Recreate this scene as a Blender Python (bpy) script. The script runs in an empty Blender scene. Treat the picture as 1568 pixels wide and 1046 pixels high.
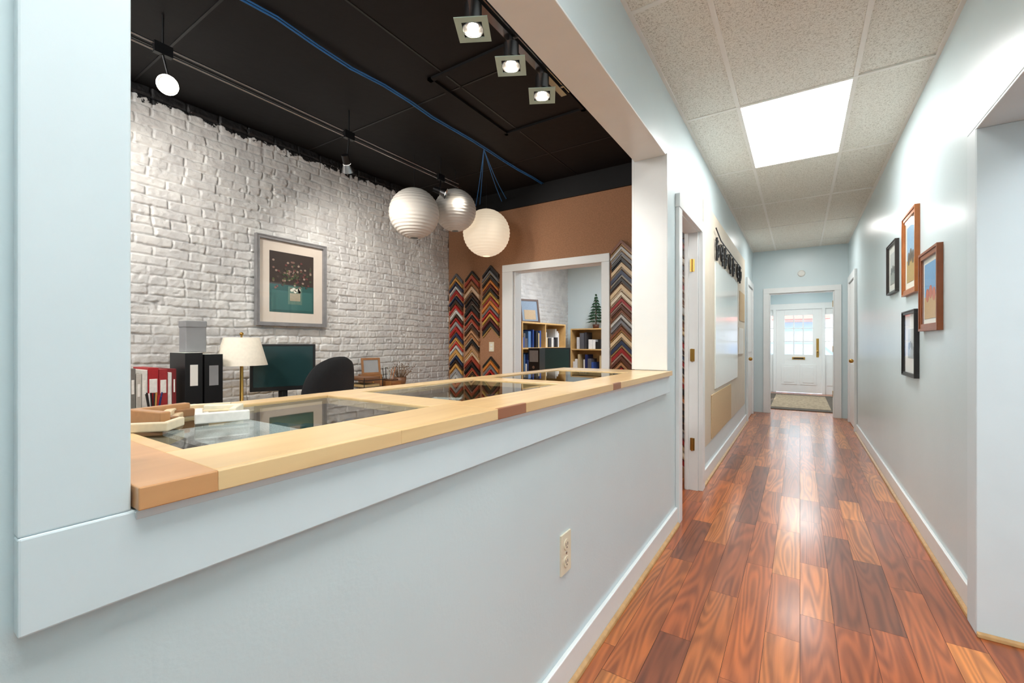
import bpy, bmesh, math, random
import numpy as np
from mathutils import Vector, Matrix
random.seed(7)
S=bpy.context.scene
def C(r,g,b,a=1.0):
    f=lambda v:(v/255/12.92 if v/255<=0.04045 else ((v/255+0.055)/1.055)**2.4)
    return (f(r),f(g),f(b),a)
# ------------------------------------------------------------ materials
def newmat(name):
    m=bpy.data.materials.new(name); m.use_nodes=True
    nt=m.node_tree; b=nt.nodes['Principled BSDF']; return m,nt,b
def N(nt,t,**kw):
    n=nt.nodes.new(t)
    for k,v in kw.items(): setattr(n,k,v)
    return n
def coords(nt,scale=(1,1,1),off=None):
    tc=N(nt,'ShaderNodeTexCoord'); mp=N(nt,'ShaderNodeMapping')
    mp.inputs['Scale'].default_value=scale
    nt.links.new(tc.outputs['Object'],mp.inputs['Vector']); return mp
def pm(name,col,rough=.5,metal=0,var=.04,vs=8,bump=0,bs=60,emis=0,ecol=None,coat=0,spec=.5):
    m,nt,b=newmat(name); L=nt.links.new
    mp=coords(nt)
    n=N(nt,'ShaderNodeTexNoise'); n.inputs['Scale'].default_value=vs; n.inputs['Detail'].default_value=4
    L(mp.outputs[0],n.inputs['Vector'])
    r=N(nt,'ShaderNodeValToRGB')
    r.color_ramp.elements[0].position=.3; r.color_ramp.elements[1].position=.7
    r.color_ramp.elements[0].color=tuple(c*(1-var) for c in col[:3])+(1,)
    r.color_ramp.elements[1].color=tuple(min(1,c*(1+var)) for c in col[:3])+(1,)
    L(n.outputs['Fac'],r.inputs['Fac']); L(r.outputs['Color'],b.inputs['Base Color'])
    b.inputs['Roughness'].default_value=rough; b.inputs['Metallic'].default_value=metal
    b.inputs['Coat Weight'].default_value=coat; b.inputs['Specular IOR Level'].default_value=spec
    if bump:
        n2=N(nt,'ShaderNodeTexNoise'); n2.inputs['Scale'].default_value=bs; n2.inputs['Detail'].default_value=5
        L(mp.outputs[0],n2.inputs['Vector'])
        bp=N(nt,'ShaderNodeBump'); bp.inputs['Strength'].default_value=bump; bp.inputs['Distance'].default_value=.01
        L(n2.outputs['Fac'],bp.inputs['Height']); L(bp.outputs[0],b.inputs['Normal'])
    if emis:
        b.inputs['Emission Color'].default_value=ecol or col
        b.inputs['Emission Strength'].default_value=emis
    return m
def woodattr(name,rough=.2,gs=(28,2.2,28),lo=.55,hi=1.25,coat=0,bump=.05,fig=.13,freq=55):
    m,nt,b=newmat(name); L=nt.links.new
    at=N(nt,'ShaderNodeAttribute',attribute_name='col')
    tc=N(nt,'ShaderNodeTexCoord'); mul=N(nt,'ShaderNodeMath',operation='MULTIPLY'); mul.inputs[1].default_value=37.0
    L(at.outputs['Alpha'],mul.inputs[0])
    add=N(nt,'ShaderNodeVectorMath',operation='ADD'); L(tc.outputs['Object'],add.inputs[0]); L(mul.outputs[0],add.inputs[1])
    mp=N(nt,'ShaderNodeMapping'); mp.inputs['Scale'].default_value=gs; L(add.outputs[0],mp.inputs['Vector'])
    n=N(nt,'ShaderNodeTexNoise'); n.inputs['Scale'].default_value=1; n.inputs['Detail'].default_value=6; n.inputs['Distortion'].default_value=.6
    L(mp.outputs[0],n.inputs['Vector'])
    mp2=N(nt,'ShaderNodeMapping'); mp2.inputs['Scale'].default_value=(gs[0]*.35,gs[1]*.45,gs[2]*.35); L(add.outputs[0],mp2.inputs['Vector'])
    n2=N(nt,'ShaderNodeTexNoise'); n2.inputs['Scale'].default_value=1; n2.inputs['Detail'].default_value=1; L(mp2.outputs[0],n2.inputs['Vector'])
    mm=N(nt,'ShaderNodeMath',operation='MULTIPLY'); mm.inputs[1].default_value=freq; L(n2.outputs['Fac'],mm.inputs[0])
    sn=N(nt,'ShaderNodeMath',operation='SINE'); L(mm.outputs[0],sn.inputs[0])
    mr=N(nt,'ShaderNodeMapRange'); mr.inputs['From Min'].default_value=-1; mr.inputs['To Min'].default_value=-fig; mr.inputs['To Max'].default_value=fig
    L(sn.outputs[0],mr.inputs['Value'])
    ad=N(nt,'ShaderNodeMath',operation='ADD'); L(n.outputs['Fac'],ad.inputs[0]); L(mr.outputs[0],ad.inputs[1])
    r=N(nt,'ShaderNodeValToRGB'); r.color_ramp.elements[0].position=.25; r.color_ramp.elements[1].position=.75
    r.color_ramp.elements[0].color=(lo,lo*.92,lo*.86,1); r.color_ramp.elements[1].color=(hi,hi,hi,1)
    L(ad.outputs[0],r.inputs['Fac'])
    mx=N(nt,'ShaderNodeMixRGB',blend_type='MULTIPLY'); mx.inputs['Fac'].default_value=1
    L(at.outputs['Color'],mx.inputs[1]); L(r.outputs['Color'],mx.inputs[2]); L(mx.outputs[0],b.inputs['Base Color'])
    b.inputs['Roughness'].default_value=rough; b.inputs['Coat Weight'].default_value=coat; b.inputs['Coat Roughness'].default_value=.17
    if bump:
        bp=N(nt,'ShaderNodeBump'); bp.inputs['Strength'].default_value=bump; bp.inputs['Distance'].default_value=.004
        L(ad.outputs[0],bp.inputs['Height']); L(bp.outputs[0],b.inputs['Normal'])
    return m
def glassmat(name,tint=(1,1,1,1),base=.04,graz=.6,rough=.02):
    m,nt,b=newmat(name); L=nt.links.new
    nt.nodes.remove(b); o=nt.nodes['Material Output']
    t=N(nt,'ShaderNodeBsdfTransparent'); t.inputs[0].default_value=tint
    g=N(nt,'ShaderNodeBsdfGlossy'); g.inputs['Roughness'].default_value=rough
    fr=N(nt,'ShaderNodeLayerWeight'); fr.inputs['Blend'].default_value=.5
    pw=N(nt,'ShaderNodeMath',operation='POWER'); pw.inputs[1].default_value=5; L(fr.outputs['Facing'],pw.inputs[0])
    ma=N(nt,'ShaderNodeMath',operation='MULTIPLY_ADD'); ma.inputs[1].default_value=graz; ma.inputs[2].default_value=base; L(pw.outputs[0],ma.inputs[0])
    mx=N(nt,'ShaderNodeMixShader'); L(ma.outputs[0],mx.inputs[0]); L(t.outputs[0],mx.inputs[1]); L(g.outputs[0],mx.inputs[2])
    L(mx.outputs[0],o.inputs['Surface']); return m
def attrmat(name,rough=.4,metal=0):
    m,nt,b=newmat(name); at=N(nt,'ShaderNodeAttribute',attribute_name='col')
    n=N(nt,'ShaderNodeTexNoise'); n.inputs['Scale'].default_value=60
    mp=coords(nt); nt.links.new(mp.outputs[0],n.inputs['Vector'])
    r=N(nt,'ShaderNodeValToRGB'); r.color_ramp.elements[0].color=(.8,.8,.8,1); r.color_ramp.elements[1].color=(1.15,1.15,1.15,1)
    nt.links.new(n.outputs['Fac'],r.inputs['Fac'])
    mx=N(nt,'ShaderNodeMixRGB',blend_type='MULTIPLY'); mx.inputs['Fac'].default_value=1
    nt.links.new(at.outputs['Color'],mx.inputs[1]); nt.links.new(r.outputs[0],mx.inputs[2])
    nt.links.new(mx.outputs[0],b.inputs['Base Color']); b.inputs['Roughness'].default_value=rough; b.inputs['Metallic'].default_value=metal
    return m

M_WALL=pm('wall_paint_pale_blue',C(210,226,230),.3,var=.015,vs=3,bump=.05,bs=90)
M_TRIM=pm('trim_paint_white',C(234,238,238),.3,var=.015,bump=.03,bs=40)
M_CASE=pm('casing_paint_cool_white',C(218,232,237),.35,var=.015,bump=.03,bs=40)
M_DOOR=pm('door_paint_white',C(242,242,240),.35,var=.01)
M_TAN=pm('quarter_round_oak',C(190,150,100),.4,var=.15,vs=30)
M_BLACKCEIL=pm('black_ceiling_paint',C(17,17,19),.6,var=.15,vs=5,bump=.15,bs=14,spec=.3)
M_BLACK=pm('black_plastic',C(18,19,21),.4,var=.1)
M_FABRIC=pm('black_fabric',C(16,17,20),.9,var=.2,vs=80,bump=.3,bs=400)
M_CHROME=pm('brushed_metal',C(170,170,172),.25,1,var=.05)
M_BRASS=pm('brass',C(190,150,80),.3,1,var=.08)
M_BROWN=pm('brown_cork_fabric',C(164,121,91),.95,var=.14,vs=90,bump=.4,bs=250)
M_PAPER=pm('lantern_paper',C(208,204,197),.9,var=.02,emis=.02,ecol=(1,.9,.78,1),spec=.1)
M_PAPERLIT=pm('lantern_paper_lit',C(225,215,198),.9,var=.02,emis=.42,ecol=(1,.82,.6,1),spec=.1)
M_GLOW=pm('halogen_lamp_glow',(1,.9,.7,1),.5,emis=40,ecol=(1,.86,.66,1))
M_GLOWS=pm('halogen_lamp_glow_soft',(1,.9,.7,1),.5,emis=12,ecol=(1,.9,.75,1))
M_PANEL=pm('light_panel_diffuser',(1,1,1,1),.5,emis=12,ecol=(1,.985,.96,1))
M_GLASS=glassmat('clear_glass',(.97,.98,.97,1),.03,.35)
M_GLASSDISP=glassmat('display_glass',(.8,.86,.85,1),.10,.9,.02)
M_GLASSG=pm('frosted_green_glass',C(176,196,182),.15,var=.05,coat=.5,emis=.05,ecol=(.7,.95,.8,1))
M_FLOOR=woodattr('cherry_plank_floor',.3,(26,1.8,26),.56,1.22,coat=.35,bump=.0,fig=.15,freq=80)
M_COUNTER=woodattr('maple_counter',.28,(20,1.4,20),.88,1.05,coat=.3,bump=.01,fig=.05)
M_MAPLE=pm('maple_veneer',C(206,168,110),.45,var=.12,vs=12)
M_FRAMEW=attrmat('frame_moulding_finish',.32)
M_BOOK=attrmat('printed_cover',.5)
M_WHITE=pm('white_matte',C(235,234,228),.6,var=.02)
M_GREY=pm('grey_board',C(140,142,144),.7,var=.08)
M_DARKIN=pm('dark_case_lining',C(34,36,40),.8,var=.2,vs=20)
M_OUTLET=pm('almond_plastic',C(228,220,196),.35,var=.01)
M_GRID=pm('ceiling_grid_white',C(238,236,228),.45,var=.02)
M_CABLE=pm('blue_cable',C(50,125,200),.45,var=.05)
M_SHADE=pm('lampshade_linen',C(222,214,198),.85,var=.05,vs=60,emis=.06,ecol=(1,.88,.7,1))

def tile_mat():
    m,nt,b=newmat('acoustic_ceiling_tile'); L=nt.links.new
    mp=coords(nt)
    n=N(nt,'ShaderNodeTexNoise'); n.inputs['Scale'].default_value=130; n.inputs['Detail'].default_value=3; n.inputs['Distortion'].default_value=1.2
    L(mp.outputs[0],n.inputs['Vector'])
    r=N(nt,'ShaderNodeValToRGB'); r.color_ramp.elements[0].position=.36; r.color_ramp.elements[1].position=.5
    r.color_ramp.elements[0].color=C(192,187,173); r.color_ramp.elements[1].color=C(238,236,226)
    L(n.outputs['Fac'],r.inputs['Fac']); L(r.outputs[0],b.inputs['Base Color'])
    bp=N(nt,'ShaderNodeBump'); bp.inputs['Strength'].default_value=.45; bp.inputs['Distance'].default_value=.003
    L(n.outputs['Fac'],bp.inputs['Height']); L(bp.outputs[0],b.inputs['Normal']); b.inputs['Roughness'].default_value=.95
    return m
M_TILE=tile_mat()
def brick_mat(name):
    m,nt,b=newmat(name); L=nt.links.new
    tc=N(nt,'ShaderNodeTexCoord'); sep=N(nt,'ShaderNodeSeparateXYZ'); L(tc.outputs['Object'],sep.inputs[0])
    n=N(nt,'ShaderNodeTexNoise'); n.inputs['Scale'].default_value=6; n.inputs['Detail'].default_value=5; L(tc.outputs['Object'],n.inputs['Vector'])
    r=N(nt,'ShaderNodeValToRGB'); r.color_ramp.elements[0].position=.3; r.color_ramp.elements[1].position=.65
    r.color_ramp.elements[0].color=C(190,190,190); r.color_ramp.elements[1].color=C(212,212,210)
    L(n.outputs['Fac'],r.inputs['Fac'])
    cb=N(nt,'ShaderNodeCombineXYZ'); L(sep.outputs['Y'],cb.inputs[0]); L(sep.outputs['Z'],cb.inputs[1])
    n3=N(nt,'ShaderNodeTexNoise'); n3.inputs['Scale'].default_value=12; n3.inputs['Detail'].default_value=6; n3.inputs['Roughness'].default_value=.7; L(cb.outputs[0],n3.inputs['Vector'])
    ma=N(nt,'ShaderNodeMath',operation='MULTIPLY_ADD'); ma.inputs[1].default_value=.24; L(n3.outputs['Fac'],ma.inputs[0]); L(sep.outputs['Z'],ma.inputs[2])
    gt=N(nt,'ShaderNodeMath',operation='GREATER_THAN'); gt.inputs[1].default_value=2.935; L(ma.outputs[0],gt.inputs[0])
    mx=N(nt,'ShaderNodeMixRGB'); L(gt.outputs[0],mx.inputs[0]); L(r.outputs[0],mx.inputs[1]); mx.inputs[2].default_value=C(24,24,26)
    L(mx.outputs[0],b.inputs['Base Color']); b.inputs['Roughness'].default_value=.5
    n2=N(nt,'ShaderNodeTexNoise'); n2.inputs['Scale'].default_value=70; n2.inputs['Detail'].default_value=6; L(tc.outputs['Object'],n2.inputs['Vector'])
    bp=N(nt,'ShaderNodeBump'); bp.inputs['Strength'].default_value=.6; bp.inputs['Distance'].default_value=.005; L(n2.outputs['Fac'],bp.inputs['Height'])
    L(bp.outputs[0],b.inputs['Normal'])
    return m
M_BRICK=brick_mat('white_painted_brick')

# ------------------------------------------------------------ builder
class B:
    def __init__(s):
        s.bm=bmesh.new(); s.lay=s.bm.loops.layers.float_color.new('col'); s.mats=[]; s.M=Matrix.Identity(4)
    def mi(s,m):
        if m not in s.mats: s.mats.append(m)
        return s.mats.index(m)
    def faces(s,vs,fs,m,col=(1,1,1,0),smooth=False):
        bv=[s.bm.verts.new(s.M@Vector(v)) for v in vs]; k=s.mi(m)
        for f in fs:
            try: fc=s.bm.faces.new([bv[i] for i in f])
            except ValueError: continue
            fc.material_index=k; fc.smooth=smooth
            for l in fc.loops: l[s.lay]=col
    def box(s,x0,x1,y0,y1,z0,z1,m,col=(1,1,1,0)):
        if x0>x1:x0,x1=x1,x0
        if y0>y1:y0,y1=y1,y0
        if z0>z1:z0,z1=z1,z0
        v=[(x0,y0,z0),(x1,y0,z0),(x1,y1,z0),(x0,y1,z0),(x0,y0,z1),(x1,y0,z1),(x1,y1,z1),(x0,y1,z1)]
        s.faces(v,[(3,2,1,0),(4,5,6,7),(0,1,5,4),(1,2,6,5),(2,3,7,6),(3,0,4,7)],m,col)
    def prism(s,pts,ext,m,col=(1,1,1,0)):
        n=len(pts); e=Vector(ext); v=[Vector(p) for p in pts]+[Vector(p)+e for p in pts]
        s.faces(v,[tuple(range(n-1,-1,-1)),tuple(range(n,2*n))]+[(i,(i+1)%n,n+(i+1)%n,n+i) for i in range(n)],m,col)
    def cyl(s,p0,p1,r0,m,r1=None,seg=16,col=(1,1,1,0),cap=True):
        if r1 is None:r1=r0
        p0=Vector(p0);p1=Vector(p1);d=(p1-p0).normalized()
        a=d.orthogonal().normalized();b=d.cross(a)
        v=[p0+(a*math.cos(t)+b*math.sin(t))*r0 for t in [2*math.pi*i/seg for i in range(seg)]]
        v+=[p1+(a*math.cos(t)+b*math.sin(t))*r1 for t in [2*math.pi*i/seg for i in range(seg)]]
        f=[(i,(i+1)%seg,seg+(i+1)%seg,seg+i) for i in range(seg)]
        s.faces(v,f,m,col,True)
        if cap:
            s.faces(v[:seg],[tuple(range(seg-1,-1,-1))],m,col); s.faces(v[seg:],[tuple(range(seg))],m,col)
    def lathe(s,c,prof,m,seg=32,col=(1,1,1,0)):
        v=[];f=[]
        for r,z in prof:
            for i in range(seg):
                t=2*math.pi*i/seg; v.append((c[0]+r*math.cos(t),c[1]+r*math.sin(t),c[2]+z))
        for j in range(len(prof)-1):
            for i in range(seg):
                f.append((j*seg+i,j*seg+(i+1)%seg,(j+1)*seg+(i+1)%seg,(j+1)*seg+i))
        s.faces(v,f,m,col,True)
    def ball(s,c,r,m,seg=20,sz=1,col=(1,1,1,0)):
        s.lathe(c,[(max(1e-4,r*math.sin(math.pi*k/12)),-r*sz*math.cos(math.pi*k/12)) for k in range(13)],m,seg,col)
    def tube(s,pts,r,m,seg=8,col=(1,1,1,0)):
        for a,b in zip(pts[:-1],pts[1:]): s.cyl(a,b,r,m,seg=seg,col=col)
        for p in pts[1:-1]: s.ball(p,r,m,seg=8,col=col)
    def pad(s,w,h,t,m,curve=0,n=40,e=3.2):
        rings=[(.0,-.5),(.8,-.5),(.95,-.35),(1,0),(.95,.35),(.8,.5),(.0,.5)]
        v=[];f=[]
        for q,y in rings:
            for i in range(n):
                a=2*math.pi*i/n; ca,sa=math.cos(a),math.sin(a)
                x=w/2*math.copysign(abs(ca)**(2/e),ca)*max(q,.001); z=h/2*math.copysign(abs(sa)**(2/e),sa)*max(q,.001)
                v.append((x,y*t+curve*(x*x)/(w*w/4),z))
        for j in range(len(rings)-1):
            for i in range(n): f.append((j*n+i,j*n+(i+1)%n,(j+1)*n+(i+1)%n,(j+1)*n+i))
        s.faces(v,f,m,smooth=True)
    def done(s,name,bevel=0,parent=None,weld=False):
        if weld: bmesh.ops.remove_doubles(s.bm,verts=s.bm.verts,dist=1e-5)
        bmesh.ops.recalc_face_normals(s.bm,faces=s.bm.faces)
        me=bpy.data.meshes.new(name); s.bm.to_mesh(me); s.bm.free()
        for m in s.mats: me.materials.append(m)
        o=bpy.data.objects.new(name,me); S.collection.objects.link(o)
        if bevel:
            md=o.modifiers.new('bevel','BEVEL'); md.width=bevel; md.segments=2; md.limit_method='ANGLE'; md.angle_limit=.8
        if parent: o.parent=parent
        return o
def T(x,y,z,rz=0,rx=0,ry=0):
    return Matrix.Translation((x,y,z))@Matrix.Rotation(rz,4,'Z')@Matrix.Rotation(ry,4,'Y')@Matrix.Rotation(rx,4,'X')

XL,XR,XI=-.69,.64,-.88
XJ=-.785     # thinner wall beyond the pass-through post
XB=-3.62; YB=4.08; HH=2.775; HR=2.9; YE=8.7; YF=12.5; YN=-1.6
# ------------------------------------------------------------ floor
b=B()
pal=[(186,104,50),(174,93,43),(162,83,39),(196,117,59),(146,76,39),(182,100,47),(126,66,38),(190,111,54),(168,90,43),(202,126,64),(156,82,41)]
b.box(-3.75,2.75,YN-.15,YF+.1,-.08,-.003,M_DARKIN)
w=.122; x=-3.66
while x<2.6:
    y=YN-.05-random.random()*.6
    while y<YF+.05:
        l=random.uniform(.4,1.05); y1=min(y+l,YF+.08); ys=max(y,YN-.1)
        if y1>ys+.03:
            c=C(*random.choice(pal)); k=random.uniform(.88,1.12)
            b.faces([(x+.0007,ys+.0007,0),(x+w-.0007,ys+.0007,0),(x+w-.0007,y1-.0007,0),(x+.0007,y1-.0007,0)],[(0,1,2,3)],M_FLOOR,(c[0]*k,c[1]*k,c[2]*k,random.random()))
        y+=l
    x+=w
b.done('floor')
# ------------------------------------------------------------ walls
b=B()
for (y0,y1,z0,z1) in [(YN,.19,0,HR),(.19,2.76,0,.985),(.19,2.76,2.36,HR),(2.76,2.9,0,HR)]:
    b.box(XI,XL,y0,y1,z0,z1,M_WALL)
for (y0,y1,z0,z1) in [(2.9,3.12,0,HR),(3.12,3.8,2.11,HR),(3.8,YE+.12,0,HR)]:
    b.box(XJ,XL,y0,y1,z0,z1,M_WALL)
b.done('wall_left')
b=B()
for (y0,y1,z0,z1) in [(YN,.7,0,HR),(.7,2.56,2.09,HR),(2.56,YE+.12,0,HR)]:
    b.box(XR,XR+.3,y0,y1,z0,z1,M_WALL)
b.done('wall_right')
b=B(); b.box(XB-.15,2.75,YN-.12,YN,0,HR,M_WALL); b.done('wall_back')
b=B(); b.box(2.6,2.75,YN,4,0,HR,M_WALL); b.box(XR+.3,2.6,3.9,4.0,0,HR,M_WALL); b.done('wall_side_room')
b=B()
b.box(XL,-.44,YE,YE+.12,0,HR,M_WALL); b.box(.46,XR,YE,YE+.12,0,HR,M_WALL); b.box(-.44,.46,YE,YE+.12,2.04,HR,M_WALL)
b.done('wall_partition')
b=B(); XV=.86
b.box(-XV-.12,-XV,YE+.12,YF+.12,0,2.6,M_WALL); b.box(XV,XV+.12,YE+.12,YF+.12,0,2.6,M_WALL)
b.box(-XV,XV,YF,YF+.12,2.14,2.6,M_WALL)
b.box(-XV,-.80,YF,YF+.12,0,2.14,M_WALL); b.box(.74,XV,YF,YF+.12,0,2.14,M_WALL)
b.done('wall_vestibule')
b=B()
for (x0,x1,z0,z1) in [(XB,-2.66,0,HR),(-1.62,XJ,0,HR),(-2.66,-1.62,2.0,HR)]:
    b.box(x0,x1,YB,YB+.12,z0,z1,M_BROWN)
b.done('wall_brown')
b=B(); b.box(XB,XJ,YB-.02,YB,2.69,HR-.001,M_BLACKCEIL); b.done('trim_soffit')
b=B(); b.box(XB-.05,XJ,7.4,7.52,0,2.7,M_WALL); b.box(XJ-.03,XJ,YB+.12,7.4,0,2.7,M_WALL); b.done('wall_back_room')
def vn(a,b_,s,seed):
    Rr=np.random.RandomState(seed).rand(256,256)
    a=a/s;b_=b_/s;i=np.floor(a).astype(int);j=np.floor(b_).astype(int);f=a-i;g=b_-j
    f=f*f*(3-2*f);g=g*g*(3-2*g)
    return (Rr[i%256,j%256]*(1-f)*(1-g)+Rr[(i+1)%256,j%256]*f*(1-g)+Rr[i%256,(j+1)%256]*(1-f)*g+Rr[(i+1)%256,(j+1)%256]*f*g)
def brickh(Y,Z):
    ch=.066; bl=.205
    Yw=Y+.008*(vn(Y,Z,.05,21)-.5)+.01*np.sin(Z*9); Zw=Z+.005*np.sin(Y*5.3)+.007*(vn(Y,Z,.06,22)-.5)
    row=np.floor(Zw/ch).astype(int); fz=Zw/ch-row
    R=np.random.RandomState(3).rand(4096)
    off=(row%2)*.5+.15*R[(row*37)%4096]; head=(row%6==0)
    u=Yw/np.where(head,bl*.5,bl)+off; cb=np.floor(u).astype(int); fu=u-cb
    h1=R[(row*131+cb*57)%4096]; h2=R[(row*311+cb*17+5)%4096]; h3=R[(row*71+cb*29+9)%4096]
    dz=np.minimum(fz,1-fz)*ch; du=np.minimum(fu,1-fu)*np.where(head,bl*.5,bl)
    dd=np.minimum(dz,du*1.0)+.004*(vn(Y,Z,.02,31)-.5)
    e=np.clip((dd-.0028)/.0048,0,1); e=e*e*(3-2*e)
    h=e*(.009+.007*h1)+(fz-.5)*(h2-.5)*.008*e+(fu-.5)*(h3-.5)*.010*e
    n1=vn(Y,Z,.02,11);n2=vn(Y,Z,.07,12);n3=vn(Y,Z,.4,13)
    fill=np.clip((n3*.5+n2*.5-.52)*4,0,1)
    h=h*(1-.55*fill)+fill*.005+.005*(n1-.5)+.003*(n2-.5)+.008*(n3-.5)
    pit=np.clip((vn(Y,Z,.035,41)-.80)*7,0,1)*np.clip((vn(Y,Z,.3,42)-.42)*4,0,1)
    return h-.012*pit
def brick_sheet(y0,y1,z0,z1,st,name):
    ys=np.linspace(y0,y1,int(round((y1-y0)/st))+1); zs=np.linspace(z0,z1,int(round((z1-z0)/st))+1)
    Y,Z=np.meshgrid(ys,zs,indexing='ij'); H=brickh(Y,Z)
    X=XB-.012+H
    co=np.stack([X,Y,Z],-1).reshape(-1,3); ny,nz=len(ys),len(zs)
    idx=np.arange(ny*nz).reshape(ny,nz)
    f=np.stack([idx[:-1,:-1],idx[1:,:-1],idx[1:,1:],idx[:-1,1:]],-1).reshape(-1,4)
    me=bpy.data.meshes.new(name); me.from_pydata(co.tolist(),[],f.tolist()); me.materials.append(M_BRICK)
    me.polygons.foreach_set('use_smooth',[True]*len(me.polygons)); me.update()
    o=bpy.data.objects.new(name,me); S.collection.objects.link(o); return o
W=brick_sheet(.3,YB,.7,HR,.0062,'wall_brick')
brick_sheet(YN,.3,.0,HR,.02,'wall_brick.001')
brick_sheet(.3,YB,.0,.7,.02,'wall_brick.002')
brick_sheet(YB+.12,7.41,0,2.7,.014,'wall_brick.003')
b=B(); b.box(XB-.25,XB-.05,YN,7.5,0,HR,M_BRICK); b.done('wall_brick_core')
# ceilings
b=B()
b.box(XB-.15,XL-.01,YN,YB+.12,HR,HR+.1,M_BLACKCEIL)
for xx in (-3.1,-1.88,-1.27): b.box(xx-.006,xx+.006,YN,YB,HR-.003,HR,M_BLACK)
for yy in (-.2,1.02,2.24,3.46): b.box(XB,XI,yy-.006,yy+.006,HR-.003,HR,M_BLACK)
for a in ((-2.0,-1.97,2.05,2.95),(-1.33,-1.30,2.05,2.95),(-2.0,-1.30,2.05,2.08),(-2.0,-1.30,2.92,2.95)): b.box(*a,HR-.016,HR,M_BLACKCEIL)
b.done('ceiling_shop')
b=B(); b.box(XB-.06,XJ,YB+.12,7.52,2.6,2.7,M_WHITE); b.done('ceiling_back_room')
b=B()
gx=[XL,-.345,.275,XR]; gy=[YN,-.38,.84,2.06,3.28,4.50,5.72,6.94,8.16,YE]
for i in range(3):
    for j in range(len(gy)-1):
        if i==1 and j in (1,4): continue
        sag=.006 if (i,j) in ((2,5),(2,3)) else 0
        b.box(gx[i],gx[i+1],gy[j],gy[j+1],HH+sag,HH+.02,M_TILE)
for x_ in gx[1:3]: b.box(x_-.012,x_+.012,YN,YE,HH-.004,HH+.02,M_GRID)
for y_ in gy[1:-1]:
    b.box(XL,XR,y_-.012,y_+.012,HH-.0045,HH+.02,M_GRID)
b.box(XL,XL+.02,YN,YE,HH-.004,HH+.01,M_GRID); b.box(XR-.02,XR,YN,YE,HH-.004,HH+.01,M_GRID)
b.box(XL,XR,YN,YE,HH+.06,HH+.1,M_WHITE)
b.done('ceiling_hall')
b=B(); b.box(XR+.3,2.75,YN,4,HR-.1,HR,M_WHITE); b.done('ceiling_side_room')
b=B(); b.box(-XV-.1,XV+.1,YE+.12,YF+.12,2.5,2.6,M_WHITE); b.done('ceiling_vestibule')
for k,j in enumerate((4,1)):  # second panel, above the camera and out of view, is added as hall fill
    b=B(); x0,x1,y0,y1=-.333,.263,gy[j]+.012,gy[j+1]-.012
    b.box(x0,x1,y0,y1,HH+.004,HH+.012,M_PANEL)
    b.box(x0,x1,y0,y1,HH+.013,HH+.055,M_GRID)
    b.done('ceiling_light_panel')
# ------------------------------------------------------------ trims
def base(name,x,s,segs):
    b=B()
    for y0,y1 in segs:
        b.box(x,x+s*.016,y0,y1,0.0,.115,M_TRIM); b.prism([(x+s*.016,y0,.0),(x+s*.034,y0,.0),(x+s*.031,y0,.012),(x+s*.016,y0,.02)],(0,y1-y0,0),M_TAN)
    b.done(name,.003)
base('baseboard_left',XL,1,[(YN,3.015),(3.9,7.5)])
base('baseboard_right',XR,-1,[(2.68,7.4),(YN,.58)])
b=B()
b.box(XL,XL+.02,.096,2.79,.895,.998,M_CASE)
b.prism([(XL+.02,.19,.985),(XL+.026,.19,.998),(XL+.02,.19,.998)],(0,2.57,0),M_CASE)
b.box(XL,XL+.018,.096,.188,.998,HH-.005,M_CASE)
b.done('trim_1',.003)
b=B()
b.box(XI-.004,XL+.012,2.755,2.772,1.03,2.36,M_TRIM); b.box(XI-.02,XI-.002,2.76,2.83,1.03,2.43,M_TRIM)
b.box(XI,XL+.004,.19,2.755,2.35,2.36,M_TRIM)
b.done('trim_2',.003)
b=B()
b.box(XL,XL+.025,3.02,3.11,0,2.10,M_TRIM); b.box(XL,XL+.035,3.80,3.895,0,2.10,M_TRIM); b.box(XL,XL+.03,3.015,3.90,2.10,2.19,M_TRIM)
b.box(XJ-.01,XL,3.105,3.12,0,2.11,M_TRIM); b.box(XJ-.01,XL,3.785,3.80,0,2.11,M_TRIM); b.box(XJ-.01,XL,3.12,3.785,2.095,2.11,M_TRIM)
b.box(XJ+.0,XJ+.025,3.772,3.786,0,2.095,M_TRIM)
b.done('trim_3',.003)
b=B()
for z in (1.83,1.10,.375):
    b.box(-.75,-.715,3.782,3.786,z-.05,z+.05,M_BRASS); b.cyl((-.735,3.778,z-.052),(-.735,3.778,z+.052),.007,M_BRASS)
b.done('door_hinge')
def closed_door(name,x,s,y0,y1):
    b=B()
    b.box(x+s*.001,x+s*.012,y0,y1,.01,2.09,M_DOOR)
    for za,zb in ((.2,.9),(1.05,1.9)):
        b.box(x+s*.012,x+s*.018,y0+.12,y1-.12,za,zb,M_DOOR)
    b.ball((x+s*.05,y0+.07,.95),.028,M_BRASS); b.cyl((x+s*.012,y0+.07,.95),(x+s*.05,y0+.07,.95),.012,M_BRASS)
    b.box(x+s*.001,x+s*.03,y0-.1,y0,0,2.2,M_TRIM); b.box(x+s*.001,x+s*.03,y1,y1+.1,0,2.2,M_TRIM); b.box(x+s*.001,x+s*.03,y0,y1,2.1,2.2,M_TRIM)
    b.done(name,.004)
closed_door('door_2',XL,1,7.62,8.42)
closed_door('door_3',XR,-1,7.55,8.35)
b=B()
b.box(XR-.035,XR,2.56,2.67,0,2.09,M_CASE); b.box(XR-.035,XR,.59,.70,0,2.09,M_CASE); b.box(XR-.035,XR,.59,2.67,2.09,2.19,M_CASE)
b.box(XR-.035,XR+.3,2.548,2.56,0,2.078,M_CASE); b.box(XR-.035,XR+.3,.7,2.56,2.078,2.09,M_CASE)
b.prism([(XR-.036,2.547,0),(XR-.036,2.53,0),(XR-.036,2.533,.014),(XR-.036,2.547,.02)],(.336,0,0),M_TAN)
b.done('trim_4',.003)
b=B()
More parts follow.
